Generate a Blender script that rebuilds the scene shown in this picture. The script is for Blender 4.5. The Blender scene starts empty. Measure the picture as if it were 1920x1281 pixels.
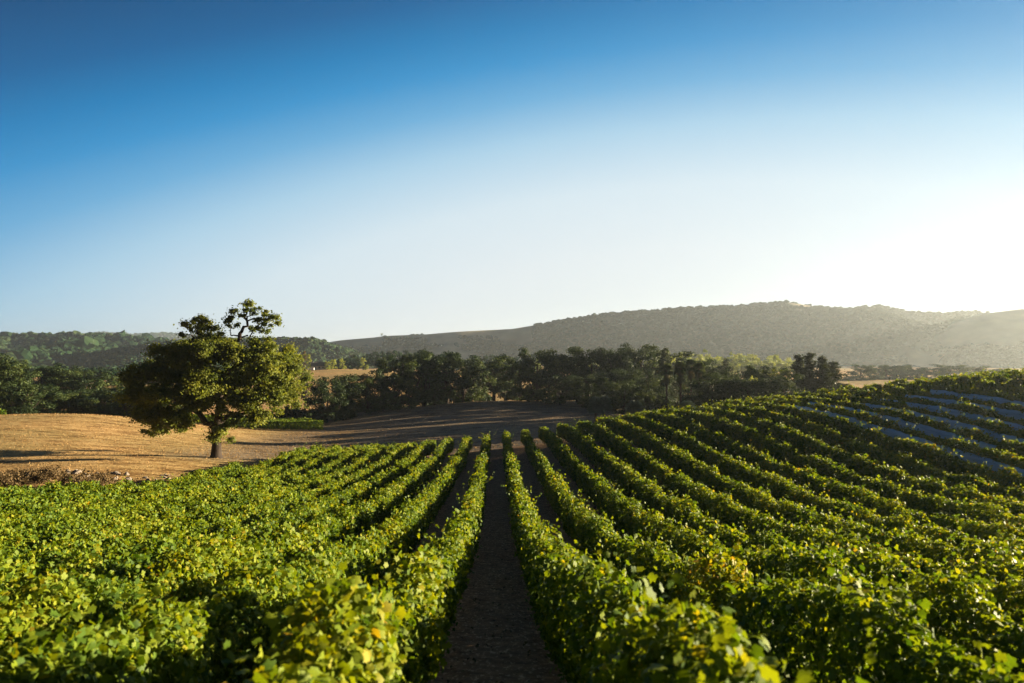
import bpy, math, random
import numpy as np
from mathutils import Vector, Matrix
R = math.radians
rng = np.random.default_rng(7)
random.seed(7)
scene = bpy.context.scene
col = scene.collection

# ------------------------------------------------------------------ camera
FPX, VX, VY = 1280.0, 931.0, 670.0          # focal length and axis point in photo pixels
cam_d = bpy.data.cameras.new("camera"); cam = bpy.data.objects.new("camera", cam_d); col.objects.link(cam)
cam.location = (0, 0, 0); cam.rotation_euler = (R(90), 0, 0)
cam_d.sensor_width = 36; cam_d.lens = 36 * FPX / 1920
cam_d.shift_x = (960 - VX) / 1920; cam_d.shift_y = (VY - 640.5) / 1920
cam_d.clip_start = 0.05; cam_d.clip_end = 30000
cam_d.dof.use_dof = True; cam_d.dof.focus_distance = 42; cam_d.dof.aperture_fstop = 1.5
scene.camera = cam

# ------------------------------------------------------------------ sky, sun, exposure
SUN_EL, SUN_AZ = R(8.9), R(74)               # azimuth to the right of the view direction
wd = bpy.data.worlds.new("World"); scene.world = wd; wd.use_nodes = True
nt = wd.node_tree; nt.nodes.clear()
out = nt.nodes.new("ShaderNodeOutputWorld"); bg = nt.nodes.new("ShaderNodeBackground")
sky = nt.nodes.new("ShaderNodeTexSky"); sky.sky_type = 'NISHITA'; sky.sun_disc = False
sky.sun_elevation = SUN_EL; sky.sun_rotation = SUN_AZ
sky.air_density = 1.0; sky.dust_density = 1.2; sky.ozone_density = 2.5; sky.altitude = 100
EXPOSURE = 2.25
def mth(op, a, b=None, c=None):
    n = nt.nodes.new("ShaderNodeMath"); n.operation = op
    for i, v in enumerate((a, b, c)):
        if v is None: continue
        if isinstance(v, (int, float)): n.inputs[i].default_value = v
        else: nt.links.new(v, n.inputs[i])
    return n.outputs[0]
geo = nt.nodes.new("ShaderNodeTexCoord"); sep = nt.nodes.new("ShaderNodeSeparateXYZ"); nt.links.new(geo.outputs['Generated'], sep.inputs[0])
el = mth('MULTIPLY', mth('ARCSINE', sep.outputs[2]), 60.5)
az = mth('MULTIPLY', mth('ARCTAN2', sep.outputs[0], sep.outputs[1]), 57.2958)
da = mth('MULTIPLY', mth('MULTIPLY', mth('SUBTRACT', az, 15.0), 0.35), mth('MULTIPLY_ADD', mth('ABSOLUTE', el), 0.017, 1.0))                # the pale glow lies low, on the sun's side
dist = mth('DIVIDE', mth('SQRT', mth('ADD', mth('MULTIPLY', el, el), mth('MULTIPLY', da, da))), 90.0)
rp = nt.nodes.new("ShaderNodeValToRGB"); E = rp.color_ramp.elements
SKY = [(0, (.78, .83, .84)), (9, (.78, .85, .89)), (14.5, (.69, .82, .90)), (19, (.42, .66, .84)), (22.5, (.15, .44, .73)), (25.5, (.03, .30, .63)), (28, (.004, .215, .51)), (31, (.0, .125, .34)), (36, (.0, .062, .19)), (42, (.0, .045, .14)), (58, (.001, .02, .085)), (90, (.001, .018, .07))]
while len(E) < len(SKY): E.new(.5)
for i, (p_, c_) in enumerate(SKY): E[i].position = p_ / 90; E[i].color = (*c_, 1)
nt.links.new(dist, rp.inputs[0])
def vscale(c, k):
    n = nt.nodes.new("ShaderNodeVectorMath"); n.operation = 'SCALE'; n.inputs[3].default_value = k; nt.links.new(c, n.inputs[0]); return n.outputs[0]
add = nt.nodes.new("ShaderNodeVectorMath"); add.operation = 'ADD'
nt.links.new(vscale(sky.outputs[0], 0.012), add.inputs[0]); nt.links.new(vscale(rp.outputs[0], 0.95 / 0.12 / 2 ** EXPOSURE), add.inputs[1])
nt.links.new(add.outputs[0], bg.inputs[0]); bg.inputs[1].default_value = 0.12
nt.links.new(bg.outputs[0], out.inputs[0])
sl = bpy.data.lights.new("sun", 'SUN'); sun = bpy.data.objects.new("sun", sl); col.objects.link(sun)
sl.energy = 5.0; sl.angle = R(0.5); sl.color = (1.0, 0.82, 0.55)
sd = Vector((math.sin(SUN_AZ) * math.cos(SUN_EL), math.cos(SUN_AZ) * math.cos(SUN_EL), math.sin(SUN_EL)))
sun.rotation_euler = sd.to_track_quat('Z', 'Y').to_euler(); sun.location = sd * 300
scene.view_settings.view_transform = 'Standard'; scene.view_settings.look = 'None'
scene.view_settings.exposure = EXPOSURE; scene.view_settings.gamma = 1.0
cy = scene.cycles
cy.use_denoising = True; cy.denoiser = 'OPENIMAGEDENOISE'
cy.max_bounces = 8; cy.diffuse_bounces = 3; cy.transmission_bounces = 4; cy.volume_bounces = 1; cy.glossy_bounces = 2
cy.use_fast_gi = False; cy.caustics_reflective = False; cy.caustics_refractive = False

# ------------------------------------------------------------------ materials
def new_mat(name):
    m = bpy.data.materials.new(name); m.use_nodes = True
    t = m.node_tree; t.nodes.clear()
    return m, t
def N(t, typ, **kw):
    n = t.nodes.new(typ)
    for k, v in kw.items():
        if k in n.inputs: n.inputs[k].default_value = v
        else: setattr(n, k, v)
    return n
def ramp(t, stops, fac):
    r = t.nodes.new("ShaderNodeValToRGB"); e = r.color_ramp.elements
    while len(e) < len(stops): e.new(0.5)
    for i, (p, c) in enumerate(stops):
        e[i].position = p; e[i].color = (*c, 1)
    t.links.new(fac, r.inputs[0]); return r.outputs[0]
def leaf_mat(name, stops, trans=0.4, rough=0.5, tint=(1.15, 1.1, 0.6), spec=0.3, objvar=0.0):
    """leaf: colour by each leaf's own tone, reflecting and letting light through"""
    m, t = new_mat(name)
    a = N(t, "ShaderNodeAttribute", attribute_name="tone")
    fac = a.outputs['Fac']
    if objvar:
        oi = N(t, "ShaderNodeObjectInfo")
        ma = N(t, "ShaderNodeMath", operation='MULTIPLY_ADD'); ma.inputs[1].default_value = objvar; ma.inputs[2].default_value = -objvar / 2
        t.links.new(oi.outputs['Random'], ma.inputs[0])
        ad = N(t, "ShaderNodeMath", operation='ADD'); t.links.new(ma.outputs[0], ad.inputs[0]); t.links.new(fac, ad.inputs[1]); fac = ad.outputs[0]
    c = ramp(t, stops, fac)
    p = N(t, "ShaderNodeBsdfPrincipled", Roughness=rough); p.inputs['Specular IOR Level'].default_value = spec
    t.links.new(c, p.inputs['Base Color'])
    mu = N(t, "ShaderNodeMix", data_type='RGBA', blend_type='MULTIPLY'); mu.inputs[0].default_value = 1.0
    t.links.new(c, mu.inputs[6]); mu.inputs[7].default_value = (*tint, 1)
    tr = N(t, "ShaderNodeBsdfTranslucent"); t.links.new(mu.outputs[2], tr.inputs[0])
    mx = N(t, "ShaderNodeMixShader"); mx.inputs[0].default_value = trans
    t.links.new(p.outputs[0], mx.inputs[1]); t.links.new(tr.outputs[0], mx.inputs[2])
    o = N(t, "ShaderNodeOutputMaterial"); t.links.new(mx.outputs[0], o.inputs[0])
    return m
def noise_mat(name, c1, c2, scale=3.0, rough=0.9, bump=0.0, stretch=(1, 1, 1), detail=6, coord='Object', mid=0.5, spread=0.2, spec=0.1):
    m, t = new_mat(name)
    tc = N(t, "ShaderNodeTexCoord"); mp = N(t, "ShaderNodeMapping"); mp.inputs['Scale'].default_value = stretch
    t.links.new(tc.outputs[coord], mp.inputs[0])
    n = N(t, "ShaderNodeTexNoise", Scale=scale, Detail=detail, Roughness=0.65); t.links.new(mp.outputs[0], n.inputs[0])
    c = ramp(t, [(mid - spread, c1), (mid + spread, c2)], n.outputs[0])
    p = N(t, "ShaderNodeBsdfPrincipled", Roughness=rough); p.inputs['Specular IOR Level'].default_value = spec
    t.links.new(c, p.inputs['Base Color'])
    if bump:
        b = N(t, "ShaderNodeBump", Strength=bump, Distance=0.1); t.links.new(n.outputs[0], b.inputs['Height']); t.links.new(b.outputs[0], p.inputs['Normal'])
    o = N(t, "ShaderNodeOutputMaterial"); t.links.new(p.outputs[0], o.inputs[0])
    return m

M = {}
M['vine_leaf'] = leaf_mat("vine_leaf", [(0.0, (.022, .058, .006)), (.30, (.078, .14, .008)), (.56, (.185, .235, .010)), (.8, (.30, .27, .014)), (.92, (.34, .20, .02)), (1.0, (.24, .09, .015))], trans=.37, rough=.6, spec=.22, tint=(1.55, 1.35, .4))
M['oak_leaf'] = leaf_mat("oak_leaf", [(0.0, (.045, .072, .013)), (.5, (.115, .15, .022)), (1.0, (.235, .25, .038))], trans=.48, rough=.6, spec=.2, tint=(1.2, 1.1, .6), objvar=.3)
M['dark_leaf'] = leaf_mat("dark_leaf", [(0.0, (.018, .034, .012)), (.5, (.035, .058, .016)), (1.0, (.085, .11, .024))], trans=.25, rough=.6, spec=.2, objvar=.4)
M['conifer_needle'] = leaf_mat("conifer_needle", [(0.0, (.02, .04, .016)), (1.0, (.07, .085, .03))], trans=.15, rough=.6, objvar=.3)
M['pale_leaf'] = leaf_mat("pale_leaf", [(0.0, (.11, .16, .03)), (1.0, (.36, .38, .06))], trans=.4, rough=.6, objvar=.4)
M['palm_leaf'] = leaf_mat("palm_leaf", [(0.0, (.06, .09, .03)), (.7, (.12, .15, .05)), (1.0, (.2, .16, .08))], trans=.3, rough=.5, objvar=.2)
M['blue_palm_leaf'] = leaf_mat("blue_palm_leaf", [(0.0, (.09, .14, .11)), (1.0, (.2, .26, .2))], trans=.15, rough=.5)
M['dry_brush'] = leaf_mat("dry_brush", [(0.0, (.07, .05, .025)), (1.0, (.2, .14, .07))], trans=.2, rough=.8, spec=.1)
M['hill_leaf'] = leaf_mat("hill_leaf", [(0.0, (.010, .028, .012)), (.6, (.020, .043, .017)), (1.0, (.037, .056, .021))], trans=.12, rough=.8, spec=.05)
M['dry_blade'] = leaf_mat("dry_blade", [(0.0, (.20, .115, .045)), (1.0, (.50, .34, .15))], trans=.3, rough=.7, spec=.1, tint=(1.1, 1, .8))
M['bark'] = noise_mat("bark", (.022, .016, .013), (.065, .05, .04), scale=6, bump=.6, stretch=(1, 1, .25))
M['palm_bark'] = noise_mat("palm_bark", (.1, .06, .04), (.22, .14, .1), scale=5, bump=.4, stretch=(1, 1, 4))
M['vine_bark'] = noise_mat("vine_bark", (.03, .02, .015), (.09, .065, .05), scale=20, bump=.5)
M['net'] = noise_mat("bird_net", (.24, .43, .49), (.44, .66, .74), scale=3.5, rough=.8, bump=.5, stretch=(.6, .15, 2.5))
M['rock'] = noise_mat("pale_rock", (.10, .08, .065), (.34, .29, .24), scale=4, bump=.7)
M['roof'] = noise_mat("roof_shingle", (.05, .045, .045), (.1, .09, .085), scale=4)
M['house_wall'] = noise_mat("house_wall", (.5, .46, .4), (.6, .55, .48), scale=1.5)
M['white_paint'] = noise_mat("white_paint", (.72, .72, .7), (.8, .8, .78), scale=1.5, rough=.5)
M['glass'] = noise_mat("window_glass", (.02, .025, .03), (.04, .045, .05), scale=1, rough=.1, spec=.5)
m, t = new_mat("hill_ground")                      # dark forest floor, golden grass where the slope is open
_a = N(t, "ShaderNodeAttribute", attribute_name="tone"); _tc = N(t, "ShaderNodeTexCoord")
_n = N(t, "ShaderNodeTexNoise", Scale=.02, Detail=8); t.links.new(_tc.outputs['Object'], _n.inputs[0])
_g = ramp(t, [(.35, (.24, .19, .105)), (.65, (.42, .335, .19))], _n.outputs[0]); _d = ramp(t, [(.35, (.03, .038, .016)), (.65, (.06, .065, .028))], _n.outputs[0])
_m = N(t, "ShaderNodeMix", data_type='RGBA'); t.links.new(_a.outputs['Fac'], _m.inputs[0]); t.links.new(_d, _m.inputs[6]); t.links.new(_g, _m.inputs[7])
_p = N(t, "ShaderNodeBsdfPrincipled", Roughness=.95); t.links.new(_m.outputs[2], _p.inputs['Base Color'])
_o = N(t, "ShaderNodeOutputMaterial"); t.links.new(_p.outputs[0], _o.inputs[0]); M['hill_ground'] = m

# ------------------------------------------------------------------ mesh helpers
def mesh_obj(name, V, F, mat, parent=None, tone=None, smooth=True):
    """V (n,3), F (m,k) all faces with k corners; tone: one value per vertex"""
    V = np.ascontiguousarray(V, np.float32); F = np.ascontiguousarray(F, np.int32)
    me = bpy.data.meshes.new(name)
    m, k = F.shape
    me.vertices.add(len(V)); me.vertices.foreach_set("co", V.ravel())
    me.loops.add(m * k); me.loops.foreach_set("vertex_index", F.ravel())
    me.polygons.add(m); me.polygons.foreach_set("loop_start", np.arange(0, m * k, k, dtype=np.int32))
    me.polygons.foreach_set("loop_total", np.full(m, k, np.int32))
    me.polygons.foreach_set("use_smooth", np.full(m, smooth, bool))
    if tone is not None:
        a = me.attributes.new("tone", 'FLOAT', 'POINT'); a.data.foreach_set("value", np.ascontiguousarray(tone, np.float32))
    me.update(calc_edges=True)
    me.materials.append(mat)
    o = bpy.data.objects.new(name, me); col.objects.link(o)
    if parent: o.parent = parent
    return o
def cat_parts(parts):
    Vs, Fs, n = [], [], 0
    for V, F in parts:
        Vs.append(np.asarray(V, float)); Fs.append(np.asarray(F) + n); n += len(V)
    return np.concatenate(Vs), np.concatenate(Fs)
def thing(name, label, cat, loc, rz=0, group=None, scale=(1, 1, 1)):
    o = bpy.data.objects.new(name, None); col.objects.link(o); o.empty_display_size = .2
    o.location = loc; o.rotation_euler = (0, 0, rz); o.scale = scale
    o["label"] = label; o["category"] = cat
    if group: o["group"] = group
    return o
def tag(o, label, cat, group=None):
    o["label"] = label; o["category"] = cat
    if group: o["group"] = group
    return o
def dup(root, loc, rz, label, group=None, scale=(1, 1, 1)):
    r = root.copy(); col.objects.link(r); r.location = loc; r.rotation_euler = (0, 0, rz); r.scale = scale; r["label"] = label
    if group: r["group"] = group
    for ch in root.children:
        c = ch.copy(); col.objects.link(c); c.parent = r
    return r
# leaf outlines (x across, y along, z curl)
def leaf_near():
    pol = [(0, 1.0), (27, .68), (51, .92), (83, .65), (117, .78), (157, .58)]
    P = [(0, 0, 0)] + [(math.sin(R(a)) * r, math.cos(R(a)) * r, -.28 * r * r + .18 * abs(math.sin(R(a))) * r) for a, r in pol]
    P += [(0, -.2, 0)] + [(-math.sin(R(a)) * r, math.cos(R(a)) * r, -.28 * r * r + .18 * abs(math.sin(R(a))) * r) for a, r in pol[:0:-1]]
    n = len(P) - 1
    return np.array(P) * .62, np.array([(0, 1 + (i + 1) % n, 1 + i) for i in range(n)])
def leaf_mid():
    pol = [(0, 1.0), (55, .85), (120, .72)]
    P = [(0, 0, 0)] + [(math.sin(R(a)) * r, math.cos(R(a)) * r, -.25 * r * r + .2 * abs(math.sin(R(a)))) for a, r in pol]
    P += [(0, -.3, 0)] + [(-math.sin(R(a)) * r, math.cos(R(a)) * r, -.25 * r * r + .2 * abs(math.sin(R(a)))) for a, r in pol[:0:-1]]
    n = len(P) - 1
    return np.array(P) * .62, np.array([(0, 1 + (i + 1) % n, 1 + i) for i in range(n)])
LEAF_FAR = (np.array([(0, .62, -.1), (-.5, .05, .12), (0, -.5, -.05), (.5, .05, .12)]), np.array([(0, 1, 2), (0, 2, 3)]))
LEAF_NEAR, LEAF_MID = leaf_near(), leaf_mid()
def unit(v): return v / np.maximum(np.linalg.norm(v, axis=-1, keepdims=True), 1e-9)
def leaves(pos, nrm, size, tone, tpl):
    T, F = tpl; n = len(pos)
    nrm = unit(nrm); h = unit(rng.normal(size=(n, 3))); a = unit(np.cross(nrm, h)); b = np.cross(nrm, a); curl = rng.uniform(.2, 2.4, (n, 1)); asp = rng.uniform(.7, 1.1, (n, 1))
    V = pos[:, None, :] + size[:, None, None] * (T[None, :, :1] * (a * asp)[:, None] + T[None, :, 1:2] * b[:, None] + T[None, :, 2:] * (nrm * curl)[:, None])
    Fs = (F[None] + (np.arange(n) * len(T))[:, None, None]).reshape(-1, 3)
    return V.reshape(-1, 3), Fs, np.repeat(tone, len(T))
def tube(path, radii, seg=7):
    P = np.asarray(path, float); n = len(P); V = []
    for i in range(n):
        d = P[min(i + 1, n - 1)] - P[max(i - 1, 0)]; d = d / max(np.linalg.norm(d), 1e-9)
        h = np.array((1., 0, 0)) if abs(d[0]) < .8 else np.array((0, 1., 0))
        a = np.cross(d, h); a /= np.linalg.norm(a); b = np.cross(d, a)
        for k in range(seg):
            w = 2 * math.pi * k / seg
            V.append(P[i] + radii[i] * (math.cos(w) * a + math.sin(w) * b))
    F = [(i * seg + k, i * seg + (k + 1) % seg, (i + 1) * seg + (k + 1) % seg, (i + 1) * seg + k) for i in range(n - 1) for k in range(seg)]
    return np.array(V), np.array(F)
def limb(p0, p1, r0, r1, n=6, wob=.12, sag=0.0, seg=7):
    p0, p1 = np.array(p0, float), np.array(p1, float); L = np.linalg.norm(p1 - p0); t = np.linspace(0, 1, n)[:, None]
    P = p0 + (p1 - p0) * t; P[:, 2] += sag * L * np.sin(np.pi * t[:, 0])
    P[1:-1] += np.random.default_rng(int(abs(p1.sum() * 1000)) % 99991).normal(size=(n - 2, 3)) * wob * L / n
    return tube(P, r0 + (r1 - r0) * t[:, 0], seg)
def vnoise(x, y, seed=0, oct=4):
    """smooth value noise on arrays"""
    out = 0.; amp = 1.; tot = 0.
    for o in range(oct):
        f = 2.0 ** o; X = x * f + seed * 17.3 + o * 31.7; Y = y * f - seed * 9.1 + o * 11.3
        ix, iy = np.floor(X), np.floor(Y); fx, fy = X - ix, Y - iy
        fx = fx * fx * (3 - 2 * fx); fy = fy * fy * (3 - 2 * fy)
        def h(i, j):
            s = np.sin(i * 127.1 + j * 311.7) * 43758.5453; return s - np.floor(s)
        v = (h(ix, iy) * (1 - fx) + h(ix + 1, iy) * fx) * (1 - fy) + (h(ix, iy + 1) * (1 - fx) + h(ix + 1, iy + 1) * fx) * fy
        out = out + amp * v; tot += amp; amp *= .5
    return out / tot

# ------------------------------------------------------------------ ground: one sheet out to the horizon
CTRL = [(1.1,78.4,-10.55),(1.1,63.6,-10.88),(0.0,43.2,-9.10),(0.0,30.8,-8.04),(0.0,21.6,-6.94),(1.1,17.3,-6.16),(-0.4,13.2,-5.62),(0.4,6.3,-3.88),(3.3,80.7,-10.48),(4.4,61.8,-9.62),(3.3,49.3,-9.17),(4.8,42.0,-8.75),(4.4,33.8,-8.30),(4.4,28.5,-7.90),(4.8,24.3,-7.51),(4.0,19.2,-6.84),(5.5,82.2,-10.44),(5.5,52.7,-9.24),(7.7,77.4,-9.50),(7.7,63.0,-8.53),(8.8,56.8,-8.39),(9.2,48.7,-8.33),(8.8,42.8,-8.33),(8.8,36.8,-8.25),(8.4,30.2,-7.95),(9.9,71.5,-8.79),(9.9,63.9,-8.32),(9.9,26.5,-7.83),(13.2,69.8,-7.95),(12.8,59.5,-7.87),(13.2,53.4,-7.95),(13.2,47.6,-8.01),(13.6,42.0,-8.13),(13.4,36.1,-8.09),(13.2,29.7,-7.97),(14.3,65.0,-7.80),(16.5,70.3,-7.39),(16.5,65.8,-7.46),(16.5,58.2,-7.29),(16.5,53.4,-7.44),(16.5,47.1,-7.66),(16.5,41.8,-7.92),(16.5,36.0,-7.90),(16.5,32.3,-7.86),(18.7,64.1,-7.01),(18.7,58.9,-6.97),(18.7,53.7,-6.95),(18.7,47.6,-7.26),(18.7,41.2,-7.60),(18.7,35.5,-7.80),(18.7,30.4,-7.74),(22.0,69.3,-6.91),(21.6,59.4,-6.54),(22.0,53.6,-6.56),(22.2,47.6,-6.87),(21.8,41.5,-7.36),(22.3,35.8,-7.44),(21.7,30.5,-7.59),(23.1,63.3,-6.43),(25.3,67.8,-6.04),(25.3,60.1,-6.09),(26.4,53.6,-6.06),(26.4,47.8,-6.50),(26.4,41.7,-6.95),(26.2,36.2,-7.36),(30.8,59.2,-5.45),(30.8,53.8,-5.52),(30.6,47.3,-5.90),(30.8,41.5,-6.33),(29.7,38.6,-6.68),(34.1,59.4,-5.21),(35.4,53.8,-4.96),(35.0,47.7,-5.34),(34.1,44.3,-5.80),(40.0,59.3,-4.01),(39.6,53.8,-4.28),(38.5,50.0,-4.52),(42.9,59.5,-3.33),(42.9,56.4,-3.53),(-3.3,80.8,-11.21),(-4.4,52.9,-9.54),(-4.4,42.6,-8.96),(-4.4,37.2,-8.64),(-4.4,31.1,-8.10),(-3.3,25.3,-7.50),(-5.5,70.1,-10.35),(-8.8,81.4,-12.09),(-8.8,60.9,-10.61),(-8.8,46.8,-9.88),(-7.7,39.8,-9.18),(-9.9,54.2,-10.67),(-30.8,75.0,-10.96),(-21.8,62.0,-11.15),(-23.5,50.0,-10.55),(-34.9,48.0,-10.65),(-23.0,80.0,-12.20),(-14.0,20.0,-7.00),(-10.0,10.0,-5.20),(-5.0,5.0,-3.90),(-28.0,35.0,-8.80),(-36.6,60.0,-10.10),(-55.0,85.0,-9.95),(-67.0,110.0,-9.10),(-80.0,110.0,-9.30),(-70.0,150.0,-14.00),(-100.0,160.0,-14.50),(-51.6,110.0,-10.70),(-35.0,100.0,-12.50),(-29.0,98.0,-12.60),(-34.0,125.0,-13.30),(-27.0,150.0,-12.40),(-4.0,170.0,-10.90),(19.0,165.0,-10.90),(0.0,110.0,-11.30),(10.0,130.0,-11.20),(25.0,110.0,-10.30),(-44.0,130.0,-13.80),(-15.0,100.0,-11.90),(-38.0,145.0,-13.90),(-40.0,200.0,-15.60),(-80.0,350.0,-9.60),(-95.0,420.0,-7.20),(0.0,260.0,-15.00),(60.0,230.0,-13.00),(161.0,300.0,-11.20),(178.0,330.0,-11.00),(45.0,90.0,-6.00),(60.0,110.0,-8.50),(50.0,160.0,-10.60),(90.0,150.0,-10.50),(90.0,90.0,-6.50),(60.0,20.0,-5.20),(90.0,30.0,-3.50),(60.0,60.0,-2.60),(75.0,60.0,-2.00),(60.0,40.0,-3.20),(95.0,60.0,-1.60),(62.0,85.0,-4.00),(80.0,85.0,-3.20),(45.0,20.0,-6.80),(30.0,10.0,-6.50),(0.0,0.0,-2.70),(0.0,-12.0,-2.40),(20.0,-10.0,-4.50),(-20.0,-10.0,-5.00),(-40.0,20.0,-8.00),(-60.0,50.0,-10.00),(-90.0,70.0,-10.00),(-150.0,120.0,-14.00),(150.0,120.0,-9.00),(150.0,0.0,-8.00),(-120.0,0.0,-10.00),(0.0,-100.0,-8.00),(-200.0,250.0,-16.00),(-130.0,200.0,-15.00),(-300.0,500.0,-15.00),(200.0,500.0,-13.00),(0.0,450.0,-13.00),(500.0,400.0,-14.00),(-600.0,300.0,-16.00),(700.0,1000.0,-15.00),(-700.0,1000.0,-17.00),(0.0,900.0,-15.00),(2500.0,2500.0,-15.00),(-2500.0,2500.0,-15.00),(0.0,5000.0,-15.00),(-4000.0,0.0,-15.00),(4000.0,0.0,-15.00),(0.0,-3000.0,-15.00),(5000.0,5000.0,-15.00),(-5000.0,5000.0,-15.00),(5000.0,-4000.0,-15.00),(-5000.0,-4000.0,-15.00)]

_C = np.array(CTRL); _n = len(_C)
def _K(q): return -np.sqrt(((q[:, None, :2] - _C[None, :, :2]) ** 2).sum(-1) + 36)
_A = np.zeros((_n + 1, _n + 1)); _A[:_n, :_n] = _K(_C) + np.eye(_n) * 1.2; _A[:_n, _n] = 1; _A[_n, :_n] = 1
_w = np.linalg.solve(_A, np.r_[_C[:, 2], 0])
def gz(x, y):
    x = np.asarray(x, float); y = np.asarray(y, float); q = np.c_[np.ravel(x), np.ravel(y)]
    o = np.concatenate([_K(q[i:i + 20000]) @ _w[:_n] + _w[_n] for i in range(0, len(q), 20000)])
    return o.reshape(x.shape)
def g1(x, y): return float(gz(np.array([x]), np.array([y]))[0])
S = 2.2                                            # row spacing
def axis(lo, hi, fine_lo, fine_hi, step, grow=1.13):
    a = list(np.arange(fine_lo, fine_hi, step)); d = step
    while a[-1] < hi: d *= grow; a.append(a[-1] + d)
    d = step
    while a[0] > lo: d *= grow; a.insert(0, a[0] - d)
    return np.array(a)
gx = axis(-9000, 9000, -62, 62, .8); gy = axis(-6000, 9500, -4, 118, .8)
GX, GY = np.meshgrid(gx, gy); GZ = gz(GX, GY)
near = np.clip(1 - np.hypot(GX, GY) / 400, 0, 1)
GZ += near * .06 * (vnoise(GX * .8, GY * .8, 3, 3) - .5)
nx, ny = len(gx), len(gy)
ii = (np.arange(ny - 1)[:, None] * nx + np.arange(nx - 1)[None]).ravel()
def row_end(X):                                    # where each vine row stops, far end
    if X > 0: return np.interp(X, [0, 8, 16, 24, 34, 48], [82, 83, 80, 76, 72, 70])
    return np.interp(-X, [0, 10, 22.5, 23.5, 38], [82, 83, 80, 48, 44])
soil = np.where((GX > -35) & (GX < 70) & (GY > -20), np.clip((np.vectorize(row_end)(np.clip(GX, -36, 70)) + 1.0 - GY) / 2, 0, 1), 0)
m, t = new_mat("ground")
tc = N(t, "ShaderNodeTexCoord")
def nz(scale, detail=6, stretch=(1, 1, 1), rough=.65):
    mp = N(t, "ShaderNodeMapping"); mp.inputs['Scale'].default_value = stretch; t.links.new(tc.outputs['Object'], mp.inputs[0])
    n = N(t, "ShaderNodeTexNoise", Scale=scale, Detail=detail, Roughness=rough); t.links.new(mp.outputs[0], n.inputs[0]); return n.outputs[0]
def mixc(f, a, b, blend='MIX'):
    x = N(t, "ShaderNodeMix", data_type='RGBA', blend_type=blend)
    if isinstance(f, float): x.inputs[0].default_value = f
    else: t.links.new(f, x.inputs[0])
    t.links.new(a, x.inputs[6]); t.links.new(b, x.inputs[7]); return x.outputs[2]
fine = nz(2.2, 8, (1, 1.6, 1)); mid_ = nz(.16, 6, (.7, 1.5, 1)); big = nz(.018, 5)
g_a = ramp(t, [(.3, (.31, .195, .085)), (.5, (.50, .345, .165)), (.72, (.66, .49, .265))], fine)
g_b = ramp(t, [(.40, (.42, .36, .32)), (.47, (.8, .76, .7)), (.60, (1.1, 1.1, 1.1))], nz(.45, 9, (.55, 1.6, 1), .72))
grass = mixc(1.0, g_a, g_b, 'MULTIPLY')
far_g = ramp(t, [(.42, (.75, .8, .7)), (.58, (1.1, 1, .9))], big)
grass = mixc(1.0, grass, far_g, 'MULTIPLY')
straw = nz(14, 4, (1, .35, 1)); clod = nz(3.5, 8)
s_a = ramp(t, [(.3, (.14, .076, .04)), (.7, (.46, .28, .155))], clod)
s_b = ramp(t, [(.54, (0, 0, 0)), (.66, (.34, .27, .18))], straw)
soilc = mixc(1.0, s_a, s_b, 'ADD')
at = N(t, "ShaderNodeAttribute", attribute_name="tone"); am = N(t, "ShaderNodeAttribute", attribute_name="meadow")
m_a = ramp(t, [(.3, (.12, .095, .065)), (.5, (.21, .165, .115)), (.75, (.33, .265, .185))], fine)  # greyer meadow grass, with part of the grove's shade darkened into its colour
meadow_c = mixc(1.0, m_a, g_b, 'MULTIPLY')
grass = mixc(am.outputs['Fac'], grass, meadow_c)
gc = mixc(at.outputs['Fac'], grass, soilc)
p = N(t, "ShaderNodeBsdfPrincipled", Roughness=.95); p.inputs['Specular IOR Level'].default_value = .05
t.links.new(gc, p.inputs['Base Color'])
b = N(t, "ShaderNodeBump", Strength=.8, Distance=.12); t.links.new(fine, b.inputs['Height']); t.links.new(b.outputs[0], p.inputs['Normal'])
o = N(t, "ShaderNodeOutputMaterial"); t.links.new(p.outputs[0], o.inputs[0])
M['ground'] = m
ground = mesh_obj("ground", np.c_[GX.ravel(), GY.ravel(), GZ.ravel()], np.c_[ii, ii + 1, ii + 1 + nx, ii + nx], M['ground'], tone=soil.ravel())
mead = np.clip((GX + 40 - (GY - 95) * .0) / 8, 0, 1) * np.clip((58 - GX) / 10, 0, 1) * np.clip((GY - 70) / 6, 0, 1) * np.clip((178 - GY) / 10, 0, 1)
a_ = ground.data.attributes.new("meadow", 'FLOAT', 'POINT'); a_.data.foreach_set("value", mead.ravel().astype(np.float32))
ground["kind"] = "structure"

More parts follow.
